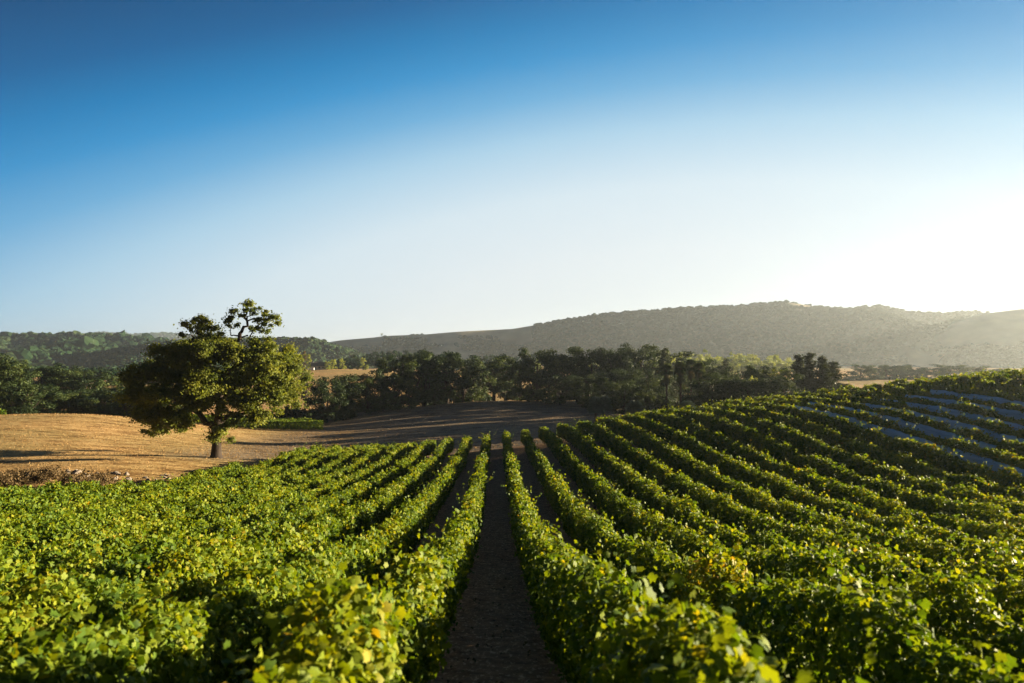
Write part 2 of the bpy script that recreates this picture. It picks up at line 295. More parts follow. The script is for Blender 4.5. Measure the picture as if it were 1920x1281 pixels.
# ------------------------------------------------------------------ hills
def hill(name, D, W, prof, seed, rough=18, forest=0.8, ntree=4000, r=(4, 7), bare_seed=5, bare_fn=None, back=.6, label=None):
    px = np.array([a for a, _ in prof], float); py = np.array([b for _, b in prof], float)
    u = (np.linspace(px[0], px[-1], 170) - VX) / FPX
    ty = np.concatenate([np.linspace(0, 1, 26), 1 + np.linspace(0, 1, 9)[1:] * back])
    zr = np.interp(u * FPX + VX, px, -(py - VY) / FPX) * D
    X = u[None] * D * np.ones((len(ty), 1)); Y = D - W + ty[:, None] * W + 0 * X
    sh = np.where(ty <= 1, np.sin(np.clip(ty, 0, 1) * np.pi / 2) ** 1.25, np.cos(np.clip(ty - 1, 0, 1) * np.pi / 2) ** 1.0)[:, None]
    base = -20.
    rid = np.abs(vnoise(X / 330, Y / 700, seed, 3) - .5) * 2.4
    Z = base + (zr[None] - base) * sh + (np.minimum(rid, 1.0) - 1.0) * rough * (np.sin(np.clip(ty, 0, 2) / (1 + back) * np.pi) * np.where(ty < 1, 1 - ty ** 4, 0))[:, None]
    nu, nv = len(u), len(ty)
    jj = (np.arange(nv - 1)[:, None] * nu + np.arange(nu - 1)[None]).ravel()
    dv = vnoise(X / 170, Y / 240, bare_seed, 4); bare_v = np.clip((dv - forest) * 20 + .3, 0, 1)
    if bare_fn is not None: bare_v = np.where(bare_fn(X / Y * FPX + VX, -Z / Y * FPX + VY, dv), 1.0, bare_v)
    h = mesh_obj(name, np.c_[X.ravel(), Y.ravel(), Z.ravel()], np.c_[jj, jj + 1, jj + 1 + nu, jj + nu], M['hill_ground'], tone=bare_v.ravel()); h["kind"] = "structure"
    # tree crowns over it
    n = ntree; a = rng.random(n * 3) * (nu - 1.001); c = (rng.random(n * 3) ** .8) * 27.9
    ia, ic = a.astype(int), c.astype(int); fa, fc = a - ia, c - ic
    def samp(Q): return (Q[ic, ia] * (1 - fa) + Q[ic, ia + 1] * fa) * (1 - fc) + (Q[ic + 1, ia] * (1 - fa) + Q[ic + 1, ia + 1] * fa) * fc
    x, y, z = samp(X), samp(Y), samp(Z)
    dens = vnoise(x / 170, y / 240, bare_seed, 4)
    keep = dens < forest
    if bare_fn is not None: keep &= ~bare_fn(x / y * FPX + VX, -z / y * FPX + VY, dens)
    x, y, z = x[keep][:n], y[keep][:n], z[keep][:n]
    return h, x, y, z
ICO = None
def blobs(x, y, z, rad, squash=.8):
    """lumpy low crowns, one small closed lump per tree"""
    global ICO
    if ICO is None:
        import bmesh
        bm = bmesh.new(); bmesh.ops.create_icosphere(bm, subdivisions=2, radius=1)
        ICO = (np.array([v.co for v in bm.verts]), np.array([[v.index for v in f.verts] for f in bm.faces])); bm.free()
    T, F = ICO; n = len(x); k = len(T)
    jit = 1 + rng.normal(size=(n, k, 1)) * .20
    V = T[None] * jit * rad[:, None, None] * np.array((1, 1, squash)) + np.stack([x, y, z + rad * .5], -1)[:, None]
    Fs = (F[None] + (np.arange(n) * k)[:, None, None]).reshape(-1, 3)
    tn = np.clip(-.05 + 1.05 * vnoise(x / 120, y / 160, 41, 4) + rng.normal(size=n) * .2, 0, 1)
    return V.reshape(-1, 3), Fs, (tn[:, None] + rng.normal(size=(n, k)) * .12).ravel()
def woodland(name, x, y, z, rad, label, squash=.8):
    V, F, tn = blobs(x, y, z, rad, squash)
    w = mesh_obj(name, V, F, M['hill_leaf'], tone=np.clip(tn, 0, 1), smooth=False); w["kind"] = "stuff"
    w["label"] = label; w["category"] = "woodland"; return w
H1 = [(440, 664), (520, 655), (590, 646), (640, 638), (700, 633), (725, 630), (800, 627), (860, 622), (900, 620), (960, 617), (990, 612), (1050, 603), (1100, 596), (1130, 591), (1180, 586), (1240, 583), (1300, 578), (1400, 574), (1440, 570), (1475, 567), (1510, 572), (1560, 580), (1590, 582), (1620, 577), (1650, 576), (1700, 586), (1760, 589), (1800, 588), (1850, 586), (1920, 590), (2100, 600), (2350, 640)]
def bare1(px, py, d):
    return ((px < 720) & (py < 652) & (d > .3)) | ((px < 985) & (py < 634) & (d > .34)) | ((px > 800) & (px < 1000) & (py < 648) & (d > .50)) | ((px < 560))
h, x, y, z = hill("long_hill", 1500, 620, H1, 2, rough=150, forest=.66, ntree=24000, bare_fn=bare1)
woodland("hill_woodland", x, y, z, 2.4 + rng.gamma(2.0, .75, len(x)).clip(0, 2.8), "hazy dark woodland covering the long hill on the right", .75)
H1b = [(1560, 690), (1640, 668), (1720, 640), (1790, 615), (1850, 592), (1890, 583), (1920, 579), (2000, 570), (2120, 566), (2300, 590), (2500, 650)]
h, x, y, z = hill("hazy_spur", 1150, 420, H1b, 9, rough=110, forest=.62, ntree=4500)
woodland("spur_woodland", x, y, z, rng.uniform(3.2, 5.5, len(x)), "glowing hazy woodland on the steep spur at far right", .75)
H2 = [(-500, 640), (-300, 636), (-100, 634), (0, 632), (60, 633), (130, 632), (200, 634), (260, 640), (310, 646), (350, 650), (420, 660), (480, 672)]
h, x, y, z = hill("wooded_hill", 1250, 500, H2, 4, rough=120, forest=.9, ntree=11000)
woodland("wooded_hill_trees", x, y, z, 3.0 + rng.gamma(2.0, 1.0, len(x)), "dense dark woodland on the left hill", .8)
H2b = [(60, 690), (150, 672), (210, 660), (270, 652), (330, 645), (400, 641), (470, 641), (540, 640), (585, 640), (600, 648), (640, 660), (700, 680)]
h, x, y, z = hill("wooded_ridge", 950, 330, H2b, 6, rough=80, forest=.9, ntree=6500)
woodland("wooded_ridge_trees", x, y, z, rng.uniform(3, 5.2, len(x)), "dark green woodland on the low ridge behind the lone oak", .8)
H3 = [(-200, 640), (60, 634), (135, 632), (180, 626), (215, 626), (240, 629), (290, 627), (340, 628), (380, 632), (450, 640), (560, 650)]
h, x, y, z = hill("far_blue_ridge", 4200, 900, H3, 8, rough=60, forest=.9, ntree=2500)
woodland("far_ridge_trees", x, y, z, rng.uniform(9, 15, len(x)), "pale blue tree cover on the farthest ridge", .6)

# ------------------------------------------------------------------ vine rows
def vine_trunk_mesh():
    parts = [tube([(0, 0, -.1), (.03, .02, .3), (-.02, 0, .62), (0, 0, .82)], [.05, .04, .036, .034], 6),
             tube([(0, 0, .8), (0, .3, .92), (.02, .85, .95)], [.03, .024, .015], 5), tube([(0, 0, .8), (0, -.3, .92), (-.02, -.85, .95)], [.03, .024, .015], 5)]
    V, F = cat_parts(parts); return V, F
_tm = None
def vine_row(X, y0, y1, idx, label, trunks):
    global _tm
    root = thing("vine_row", label, "vine row", (X, y0, g1(X, y0)), 0, "vine rows of the sloping vineyard")
    yy = np.arange(y0, y1 + .5, .5); zz = gz(np.full(len(yy), X), yy)
    P, Nn, Sz, Tn, Z = [], [], [], [], []
    def add(p, n, s, tn, zone): P.append(p); Nn.append(n); Sz.append(s); Tn.append(tn); Z.append(zone)
    for zone, (dlo, dhi, per_m, size) in enumerate([(0, 15, 2500, .080), (15, 38, 1050, .112), (38, 999, 600, .155)]):
        L = y1 - y0; n = int(L * per_m); y = y0 + rng.random(n) * L
        d = np.hypot(X, y); y = y[(d >= dlo) & (d < dhi)]; n = len(y)
        if n == 0: continue
        lump = vnoise(y * 1.15, np.full(n, idx * 3.7), 1, 3) - .5
        lump2 = vnoise(y * .55, np.full(n, idx * 5.1), 2, 3) - .5
        lump3 = vnoise(y * 2.6, np.full(n, idx * 6.3), 3, 2) - .5
        wid = .345 * (1 + 1.0 * lump + .35 * lump2 + .5 * lump3); top = 1.75 + .75 * lump + .35 * lump2 + .28 * lump3
        if idx == 101: top = top + .34 * np.exp(-((y - 5.1) / .8) ** 2) + .2 * np.exp(-((y - 8.6) / .6) ** 2)
        if idx == 1: top = top + .22 * np.exp(-((y - 4.0) / .5) ** 2) + .2 * np.exp(-((y - 6.2) / .5) ** 2)
        th = rng.random(n) * 2 * np.pi; c, s_ = np.cos(th), np.sin(th)
        c = np.sign(c) * np.abs(c) ** .75; s_ = np.sign(s_) * np.abs(s_) ** .75
        rho = np.where(rng.random(n) < .64, 1 - np.abs(rng.normal(size=n)) * .14, .3 + .7 * rng.random(n))
        stray = rng.random(n) < .06; rho = np.where(stray, rho * 1.22, rho)
        bot = .36; zc = (top + bot) / 2; hz = (top - bot) / 2
        side = vnoise(y * .8, np.full(n, idx * 2.3) + (c > 0) * 50, 4, 3) - .5
        px_ = c * rho * wid * (1 + .8 * side); pz = zc + hz * s_ * rho
        lo = pz < .55; keep = ~(lo & (rng.random(n) < .45))
        pos = np.stack([px_, y, pz], -1)[keep]
        nr = np.stack([c * .8, 0 * y, s_ * .45 + .12], -1)[keep] + rng.normal(size=(keep.sum(), 3)) * .62
        yk = y[keep]; m_ = len(yk)
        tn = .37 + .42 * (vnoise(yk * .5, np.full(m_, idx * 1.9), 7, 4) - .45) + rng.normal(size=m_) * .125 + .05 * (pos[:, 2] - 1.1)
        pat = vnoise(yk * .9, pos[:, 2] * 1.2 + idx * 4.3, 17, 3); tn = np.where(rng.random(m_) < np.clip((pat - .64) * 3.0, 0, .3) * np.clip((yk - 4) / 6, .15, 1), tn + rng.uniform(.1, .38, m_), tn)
        inner = np.where(rho[keep] < .68, 1.15 if zone == 0 else 1.8, 1.0); tn = np.where(inner > 1, np.minimum(tn, .35), tn)   # inside leaves enlarged to block the sun, shade put into their darker tone
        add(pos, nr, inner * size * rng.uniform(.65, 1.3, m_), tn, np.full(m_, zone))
        # upright shoots
        ns = int((y.max() - y.min()) * (3.4 if zone < 2 else 2.0)); sy = y.min() + rng.random(ns) * (y.max() - y.min())
        k = 8 if zone < 2 else 5; tt = np.linspace(.05, 1, k)
        hgt = rng.gamma(2.0, .13, ns).clip(.08, .65); lean = rng.normal(size=(ns, 2)) * .3
        l1 = vnoise(sy * 1.15, np.full(ns, idx * 3.7), 1, 3) - .5
        b0 = 1.60 + .75 * l1 + .28 * (vnoise(sy * 2.6, np.full(ns, idx * 6.3), 3, 2) - .5)
        sp = np.stack([rng.normal(size=ns) * .25, sy, b0], -1)[:, None] + tt[None, :, None] * np.stack([lean[:, 0] * hgt * 1.3, lean[:, 1] * hgt, hgt], -1)[:, None]
        sp = sp.reshape(-1, 3) + rng.normal(size=(ns * k, 3)) * .045
        add(sp, rng.normal(size=(ns * k, 3)) + np.array((0, 0, .3)), size * rng.uniform(.5, 1.0, ns * k), .42 + rng.normal(size=ns * k) * .16, np.full(ns * k, zone))
    P, Nn, Sz, Tn, Z = (np.concatenate(a) for a in (P, Nn, Sz, Tn, Z))
    P[:, 2] += np.interp(P[:, 1], yy, zz) - root.location.z; P[:, 1] -= y0
    Tn = np.clip(Tn, 0, .9)
    out = []
    for zone, tpl in enumerate([LEAF_NEAR, LEAF_MID, LEAF_FAR]):
        q = Z == zone
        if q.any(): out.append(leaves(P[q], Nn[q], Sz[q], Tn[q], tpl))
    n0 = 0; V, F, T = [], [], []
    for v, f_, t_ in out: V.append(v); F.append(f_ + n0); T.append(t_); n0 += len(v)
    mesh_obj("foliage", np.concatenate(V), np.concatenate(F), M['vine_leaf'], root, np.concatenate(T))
    if trunks:
        y = y0 + .6
        while y < y1:
            if _tm is None:
                o = mesh_obj("trunk", *vine_trunk_mesh(), M['vine_bark'], root); _tm = o
            else:
                o = _tm.copy(); col.objects.link(o); o.parent = root
            o.location = (0, y - y0, g1(X, y) - root.location.z); y += 1.8
    return root
ORD = "first second third fourth fifth sixth seventh eighth ninth tenth eleventh twelfth thirteenth fourteenth fifteenth sixteenth seventeenth eighteenth nineteenth twentieth twenty-first twenty-second twenty-third twenty-fourth twenty-fifth twenty-sixth twenty-seventh".split()
for k in range(1, 28):
    X = S * (k - .5); y1 = float(row_end(X)); y0 = max(1.6, X / 1.1 - 5.0)
    net_txt = " with pale netting" if 13 <= k <= 18 else ""
    lab = ("leafy vine row bordering the bare dirt aisle on its right" if k == 1 else
           "green vine row%s, %s right of the dirt aisle" % (net_txt, ORD[k - 1]))
    vine_row(X, y0, y1, k, lab, k <= 4)
for k in range(1, 18):
    X = -S * (k - .5); y1 = float(row_end(X)); y0 = max(1.6, -X / 1.05 - 4.0)
    if y0 > y1 - 2: continue
    lab = ("tall leafy vine row bordering the bare dirt aisle on its left" if k == 1 else
           "sunlit yellow-green vine row, %s to the left of the bare dirt aisle" % ORD[k - 1])
    vine_row(X, y0, y1, 100 + k, lab, k <= 3)

# fallen leaves and straw on the soil between the rows
n = 9000; lx = rng.uniform(-14, 20, n); ly = 2.5 + 40 * rng.random(n) ** 1.5; off = np.abs(((lx / S) % 1) - .5)
V, F, T = leaves(np.stack([lx, ly, gz(lx, ly) + .075], -1), np.array((0, 0, 1.)) + rng.normal(size=(n, 3)) * .35, rng.uniform(.03, .085, n), rng.random(n), LEAF_FAR)
o = mesh_obj("fallen_leaves", V, F, M['dry_brush'], tone=T); o["kind"] = "stuff"; o["label"] = "dry fallen leaves scattered on the soil between the rows"; o["category"] = "litter"

# ------------------------------------------------------------------ bird nets along the upper rows
def net(k, ya, yb, label):
    X = S * (k - .5); y = np.arange(ya, yb, .22); g = gz(np.full(len(y), X), y)
    prof = np.array([(-.38, 1.42), (-.48, 1.27), (-.54, 1.0), (-.58, .7), (-.64, .42), (-.80, .14)])
    w = vnoise(y * .9, np.full(len(y), k * 7.), 11, 3) - .5; w2 = vnoise(y * 2.6, np.full(len(y), k * 3.), 12, 2) - .5
    V = np.zeros((len(y), len(prof), 3))
    for j, (dx, dz) in enumerate(prof):
        V[:, j, 0] = X + dx - .16 * w * (j > 0) - .10 * (vnoise(y * 1.8, np.full(len(y), j * 1.3 + k), 13, 2) - .5)
        V[:, j, 1] = y + .1 * w2; V[:, j, 2] = g + dz + (.16 * w + .14 * w2) * (1 - j / 6)
    r_ = bpy.data.objects  # noqa
    m_, q = len(y), len(prof); jj = (np.arange(m_ - 1)[:, None] * q + np.arange(q - 1)[None]).ravel()
    o = mesh_obj("bird_net", V.reshape(-1, 3), np.c_[jj, jj + 1, jj + 1 + q, jj + q], M['net'])
    md = o.modifiers.new("thickness", 'SOLIDIFY'); md.thickness = .006
    tag(o, label, "bird net", "bird nets on the upper vine rows")
for i, (k, ya, yb) in enumerate([(13, 34, 62), (14, 40, 64), (15, 38, 60), (16, 41, 60), (17, 44, 60), (18, 46, 60)]):
    net(k, ya, yb, "pale bluish netting draped along the vines, %s net strip up the slope" % ("lowest" if i == 0 else "topmost" if i == 5 else ORD[i]))

# ------------------------------------------------------------------ a far vine block in the gully behind the knoll
def small_row(p0, p1, idx, label):
    p0, p1 = np.array(p0, float), np.array(p1, float); L = np.linalg.norm(p1 - p0); d = (p1 - p0) / L; nrm = np.array((-d[1], d[0]))
    n = int(L * 130); tt = rng.random(n) * L; th = rng.random(n) * 2 * np.pi; rho = np.sqrt(rng.uniform(.4, 1, n))
    off = np.cos(th) * rho * .6; z = 1.0 + .75 * np.sin(th) * rho * (1 + .3 * (vnoise(tt, tt * 0 + idx, 3, 2) - .5))
    xy = p0 + d * tt[:, None] + nrm * off[:, None]
    zg = gz(xy[:, 0], xy[:, 1])
    V, F, T = leaves(np.c_[xy, zg + z], rng.normal(size=(n, 3)) + np.array((0, 0, .6)), rng.uniform(.2, .34, n), np.clip(.35 + rng.normal(size=n) * .15, 0, 1), LEAF_FAR)
    root = thing("vine_row", label, "vine row", (p0[0], p0[1], g1(*p0)), 0, "far vine rows in the hollow behind the oak")
    mesh_obj("foliage", V - np.array(root.location), F, M['vine_leaf'], root, T)
for i in range(7):
    small_row((-56 - i * .9, 121 + i * 2.3), (-31 - i * 1.2, 122 + i * 2.6), 40 + i, "far green vine row in the hollow right of the lone oak, %s from the front" % ORD[i])
for i in range(4):
    small_row((-112, 112 + i * 2.4), (-88, 115 + i * 2.4), 60 + i, "far green vine row behind the dry knoll at far left, %s from the front" % ORD[i])

# ------------------------------------------------------------------ the lone oak
OX, OY = -30.8, 75.0; OZ = g1(OX, OY); MP = OY / FPX
oak = thing("oak_tree", "large lone oak with ragged open top standing on the dry grass knoll", "tree", (OX, OY, OZ))
def ol(px, py, d=0.0): return np.array(((px - 405) * MP, d, (857 - py) * MP))
tr = [tube([ol(405, 866), ol(405, 850), ol(406, 830), ol(407, 800), ol(410, 770), ol(412, 735)], [.88, .58, .47, .45, .38, .32], 12)]
for (a, b, r0, r1, dd) in [((406, 806), (352, 758), .42, .22, -.5), ((352, 758), (300, 735), .22, .10, -1), ((352, 758), (330, 700), .2, .1, 1.0), ((408, 795), (462, 768), .32, .16, .8), ((462, 768), (520, 750), .16, .08, 1), ((462, 768), (500, 700), .15, .08, -1),
        ((412, 735), (395, 690), .3, .2, .8), ((395, 690), (385, 645), .2, .12, .4), ((385, 645), (362, 612), .12, .05, 0), ((385, 645), (395, 600), .1, .05, .6), ((412, 735), (440, 690), .3, .24, -.6), ((440, 690), (449, 636), .26, .24, -.2),
        ((449, 636), (463, 600), .22, .13, 0), ((463, 600), (455, 575), .13, .05, .2), ((463, 600), (480, 585), .1, .04, -.3), ((463, 600), (500, 600), .09, .03, .4), ((449, 628), (432, 628), .1, .06, .2), ((432, 628), (428, 605), .06, .03, .2), ((449, 632), (490, 620), .1, .04, .3), ((490, 620), (522, 606), .04, .02, .2), ((385, 645), (345, 620), .1, .04, -.5),
        ((412, 735), (425, 690), .26, .12, 2.5), ((410, 760), (370, 715), .2, .1, -2.5), ((412, 750), (470, 715), .2, .1, -2.8), ((330, 700), (270, 700), .1, .05, .5), ((300, 735), (270, 770), .08, .03, -1), ((300, 735), (300, 790), .05, .02, -1.5)]:
    p0 = ol(*a, 0 if a[1] > 730 else dd * .5); p1 = ol(*b, dd); tr.append(limb(p0, p1, r0, r1, 6, .45, .05))
V, F = cat_parts(tr); mesh_obj("trunk", V, F, M['bark'], oak)
blob = [  # px, py, radius px
 (306, 696, 32), (276, 706, 20), (278, 742, 22), (306, 735, 34), (296, 768, 19), (284, 788, 10), (302, 797, 10), (330, 770, 26), (345, 735, 40), (345, 690, 38), (330, 660, 16), (372, 660, 30), (385, 700, 42), (395, 745, 36), (370, 780, 22), (350, 795, 12),
 (420, 665, 32), (432, 710, 44), (440, 755, 34), (470, 665, 32), (485, 700, 40), (480, 745, 36), (505, 660, 24), (520, 690, 30), (520, 735, 30), (545, 705, 22), (556, 690, 14), (560, 715, 14), (540, 745, 20), (505, 775, 20), (525, 770, 12), (430, 806, 13), (427, 824, 8), (442, 790, 13), (465, 782, 14),
 (385, 634, 15), (410, 640, 14), (366, 656, 14), (424, 650, 13), (375, 650, 17), (402, 650, 17), (430, 650, 13), (350, 662, 16), (264, 770, 10), (268, 790, 7), (290, 812, 6), (282, 806, 5), (315, 806, 7), (270, 778, 11), (283, 796, 9), (298, 803, 8), (368, 620, 15), (350, 612, 11), (345, 626, 9), (385, 605, 14), (400, 612, 15), (390, 632, 16), (365, 640, 14), (412, 625, 10), (420, 640, 16), (360, 600, 9), (375, 595, 8), (342, 606, 6),
 (455, 572, 11), (468, 568, 9), (440, 580, 9), (482, 580, 11), (500, 585, 12), (512, 594, 9), (520, 607, 8), (500, 608, 9), (480, 600, 9), (430, 606, 8), (437, 596, 8), (446, 608, 7), (470, 615, 7), (488, 618, 8), (455, 590, 7), (505, 620, 6), (462, 580, 8), (495, 598, 8),
 (258, 722, 10), (262, 752, 10), (280, 684, 12), (298, 674, 10), (316, 664, 9), (470, 640, 20), (498, 640, 16), (450, 650, 16), (525, 655, 14), (540, 672, 14), (555, 740, 10), (318, 800, 10), (292, 805, 6), (335, 808, 7)]
Pp, Nv, Sv, Tv = [], [], [], []
for (bx, by, br) in blob:
    depth = 7.5 * math.sqrt(max(0, 1 - ((bx - 405) / 175) ** 2)) if by > 640 else 1.6
    copies = 3 if (br > 20 and by > 640) else (2 if br > 12 and by > 640 else 1)
    for cidx in range(copies):
        dy = (random.uniform(-1, 1) if cidx else -.55 * (1 if copies > 1 else random.uniform(-1, 1))) * depth * (.95 if copies > 1 else .6)
        c0 = ol(bx + random.uniform(-6, 6) * (cidx > 0), by + random.uniform(-6, 6) * (cidx > 0), dy); rr = br * MP * random.uniform(.8, .95)
        nsub = max(3, int(2.2 * (br / 8.) ** 1.3))
        dirs = unit(rng.normal(size=(nsub, 3))); sub = c0 + dirs * rr * (rng.random((nsub, 1)) ** .5) * np.array((1, 1, .8))
        sr = rng.uniform(.42, .85, nsub) * (1 if br > 12 else .62)
        for s0, r0 in zip(sub, sr):
            nl = int(105 * (r0 / .5) ** 1.6)
            dv = unit(rng.normal(size=(nl, 3))); q = s0 + dv * r0 * (np.abs(rng.normal(size=(nl, 1))) * (.62 if br > 12 else .68)) * np.array((1.1, 1.1, .75))
            Pp.append(q); Nv.append(dv + np.array((0, 0, .5)) + rng.normal(size=(nl, 3)) * .5); Sv.append(rng.uniform(.12, .28, nl)); Tv.append(np.full(nl, random.gauss(.5, .16)) + rng.normal(size=nl) * .1)
Pp, Nv, Sv, Tv = map(np.concatenate, (Pp, Nv, Sv, Tv))
V, F, T = leaves(Pp, Nv, Sv, np.clip(Tv, 0, 1), LEAF_FAR); print("oak leaves", len(Pp))
mesh_obj("crown", V, F, M['oak_leaf'], oak, T)

# ------------------------------------------------------------------ tree kinds (built once each, then copied)
PARK = (0, 0, -400)
def clumps(centres, radii, per, size, flat=.7, tone_sd=.16):
    Pq, Nq, Sq, Tq = [], [], [], []
    for c0, r0 in zip(centres, radii):
        nl = max(8, int(per * r0 ** 1.7)); dv = unit(rng.normal(size=(nl, 3)))
        Pq.append(np.asarray(c0) + dv * r0 * (rng.random((nl, 1)) ** .4) * np.array((1.1, 1.1, flat))); Nq.append(dv + np.array((0, 0, .4)) + rng.normal(size=(nl, 3)) * .5)
        Sq.append(size * rng.uniform(.6, 1.3, nl)); Tq.append(np.full(nl, random.gauss(.45, tone_sd)) + rng.normal(size=nl) * .1)
    a, b_, c, d = map(np.concatenate, (Pq, Nq, Sq, Tq))
    return leaves(a, b_, c, np.clip(d, 0, 1), LEAF_FAR)
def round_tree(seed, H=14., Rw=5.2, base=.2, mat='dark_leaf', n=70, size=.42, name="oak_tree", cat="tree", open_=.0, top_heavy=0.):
    random.seed(seed)
    root = thing(name, "", cat, PARK)
    z0 = H * base; parts = [tube([(0, 0, -.6), (0, 0, 0), (random.uniform(-.2, .2), .1, z0), (random.uniform(-.5, .5), random.uniform(-.5, .5), H * .62)], [.50, .36, .28, .12], 8)]
    cen, rad = [], []
    lobes = [(random.uniform(0, 6.28), random.uniform(.35, .85), random.uniform(.02, .85)) for _ in range(13)]
    for a, rr, hz in lobes:
        env = math.sin(math.pi * min(1, max(.3, hz * .75 + .25))) ** .6
        c0 = np.array((math.cos(a) * Rw * rr * env, math.sin(a) * Rw * rr * env, z0 + hz * (H - z0) * .92))
        parts.append(limb((0, 0, z0 + .3 * hz * H * .5), c0, .16, .05, 5, .4, .05, 5))
        R0 = Rw * random.uniform(.28, .45)
        for _ in range(n // 10):
            v = np.array([random.gauss(0, 1) for _ in range(3)]); v /= np.linalg.norm(v)
            cen.append(c0 + v * R0 * random.random() ** .4 * np.array((1, 1, .75))); rad.append(random.uniform(.5, 1.0) * Rw / 5)
    for _ in range(n // 5):
        a = random.uniform(0, 6.28); rr = random.random() ** .5; hz = random.random()
        cen.append((math.cos(a) * Rw * .7 * rr, math.sin(a) * Rw * .7 * rr, z0 + (.1 + .75 * hz) * (H - z0))); rad.append(random.uniform(.8, 1.3) * Rw / 5)
    V, F = cat_parts(parts); mesh_obj("trunk", V, F, M['bark'], root)
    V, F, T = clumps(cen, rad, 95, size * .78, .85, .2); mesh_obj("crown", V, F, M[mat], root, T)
    return root
def conifer(seed, H=15., Rw=3.4, name="conifer_tree", mat='conifer_needle', droop=.25, base=.04):
    random.seed(seed); root = thing(name, "", "tree", PARK)
    parts = [tube([(0, 0, -.5), (0, 0, H * .5), (.1, 0, H * .97)], [.34, .2, .03], 7)]; Pq, Nq, Sq, Tq = [], [], [], []
    z = H * base
    while z < H * .98:
        f = 1 - z / H; rw = Rw * (f ** .75) * random.uniform(.75, 1.1) + .15; nb = max(4, int(9 * f + 3))
        for _ in range(nb):
            a = random.uniform(0, 6.28); rl = rw * random.uniform(.7, 1.1); nl = int(24 + 46 * rl / Rw * 2)
            tt = rng.random(nl) ** .7; q = np.stack([np.cos(a) * tt * rl, np.sin(a) * tt * rl, z - droop * tt * rl + 0 * tt], -1) + rng.normal(size=(nl, 3)) * np.array((.3, .3, .2))
            Pq.append(q); Nq.append(np.array((0, 0, 1.)) + rng.normal(size=(nl, 3)) * .6); Sq.append(rng.uniform(.22, .45, nl)); Tq.append(np.full(nl, random.uniform(.2, .8)) + rng.normal(size=nl) * .1)
        z += H * .034 + .12
    V, F = cat_parts(parts); mesh_obj("trunk", V, F, M['bark'], root)
    a, b_, c, d = map(np.concatenate, (Pq, Nq, Sq, Tq)); V, F, T = leaves(a, b_, c, np.clip(d, 0, 1), LEAF_FAR)
    mesh_obj("crown", V, F, M[mat], root, T); return root
def poplar(seed, H=16., mat='pale_leaf'):
    random.seed(seed); root = thing("poplar_tree", "", "tree", PARK)
    mesh_obj("trunk", *tube([(0, 0, -.5), (0, 0, H * .5), (0, 0, H * .95)], [.3, .18, .03], 6), M['bark'], root)
    cen, rad = [], []
    for i in range(60):
        h = random.uniform(.06, 1); w = 1.25 * math.sin(math.pi * min(1, .12 + h * .86)) ** .7
        a = random.uniform(0, 6.28); r0 = w * random.random() ** .5; cen.append((math.cos(a) * r0, math.sin(a) * r0, h * H)); rad.append(random.uniform(.5, .8))
    V, F, T = clumps(cen, rad, 60, .4, 1.3); mesh_obj("crown", V, F, M[mat], root, T); return root
def fan_leaf(c0, d, L, fold, nb=11):
    """one fan palm leaf: a petiole end and a fan of pointed segments"""
    d = d / np.linalg.norm(d); up = np.array((0, 0, 1.)); a = np.cross(d, up); a = a / max(np.linalg.norm(a), 1e-6); nn = np.cross(a, d)
    V, F = [], []
    for i in range(nb):
        w = (i / (nb - 1) - .5) * 2.6; v = math.cos(w) * d + math.sin(w) * a; v2 = math.cos(w + .14) * d + math.sin(w + .14) * a; v0 = math.cos(w - .14) * d + math.sin(w - .14) * a
        tip = c0 + v * L - up * L * fold * (1 - .3 * math.cos(w)); n0 = len(V)
        V += [c0, c0 + v0 * L * .6 + nn * .03, tip, c0 + v2 * L * .6 - nn * .03]; F += [(n0, n0 + 1, n0 + 2), (n0, n0 + 2, n0 + 3)]
    return np.array(V), np.array(F)
def fan_palm(seed, H, crownr, nl, mat, name, skirt=True):
    random.seed(seed); root = thing(name, "", "palm", PARK)
    mesh_obj("trunk", *tube([(0, 0, -.5), (.05, 0, H * .4), (.0, .05, H)], [.32, .24, .22], 8), M['palm_bark'], root)
    parts, tones = [], []
    for i in range(nl):
        a = random.uniform(0, 6.28); e = random.uniform(-.5, 1.35); d = np.array((math.cos(a) * math.cos(e), math.sin(a) * math.cos(e), math.sin(e)))
        c0 = np.array((0, 0, H)) + d * crownr * .45; V, F = fan_leaf(c0, d, crownr * .62, .3 if e > 0 else .55); parts.append((V, F)); tones.append(np.full(len(V), random.uniform(.1, .6)))
        parts.append(tube([(0, 0, H - .1), c0], [.03, .02], 3)); F4 = parts[-1][1]
        parts[-1] = (parts[-1][0], np.concatenate([F4[:, [0, 1, 2]], F4[:, [0, 2, 3]]])); tones.append(np.full(len(parts[-1][0]), .5))
    V, F = cat_parts(parts); mesh_obj("crown", V, F, M[mat], root, np.concatenate(tones))
    if skirt:
        parts, tones = [], []
        for i in range(34):
            a = random.uniform(0, 6.28); z = H - random.uniform(.2, 1.9); d = np.array((math.cos(a) * .35, math.sin(a) * .35, -1.)); V, F = fan_leaf(np.array((math.cos(a) * .28, math.sin(a) * .28, z)), d, .9, .1, 7)
            parts.append((V, F)); tones.append(np.full(len(V), random.uniform(.75, 1)))
        V, F = cat_parts(parts); mesh_obj("dead_skirt", V, F, M['palm_leaf'], root, np.concatenate(tones))
    return root
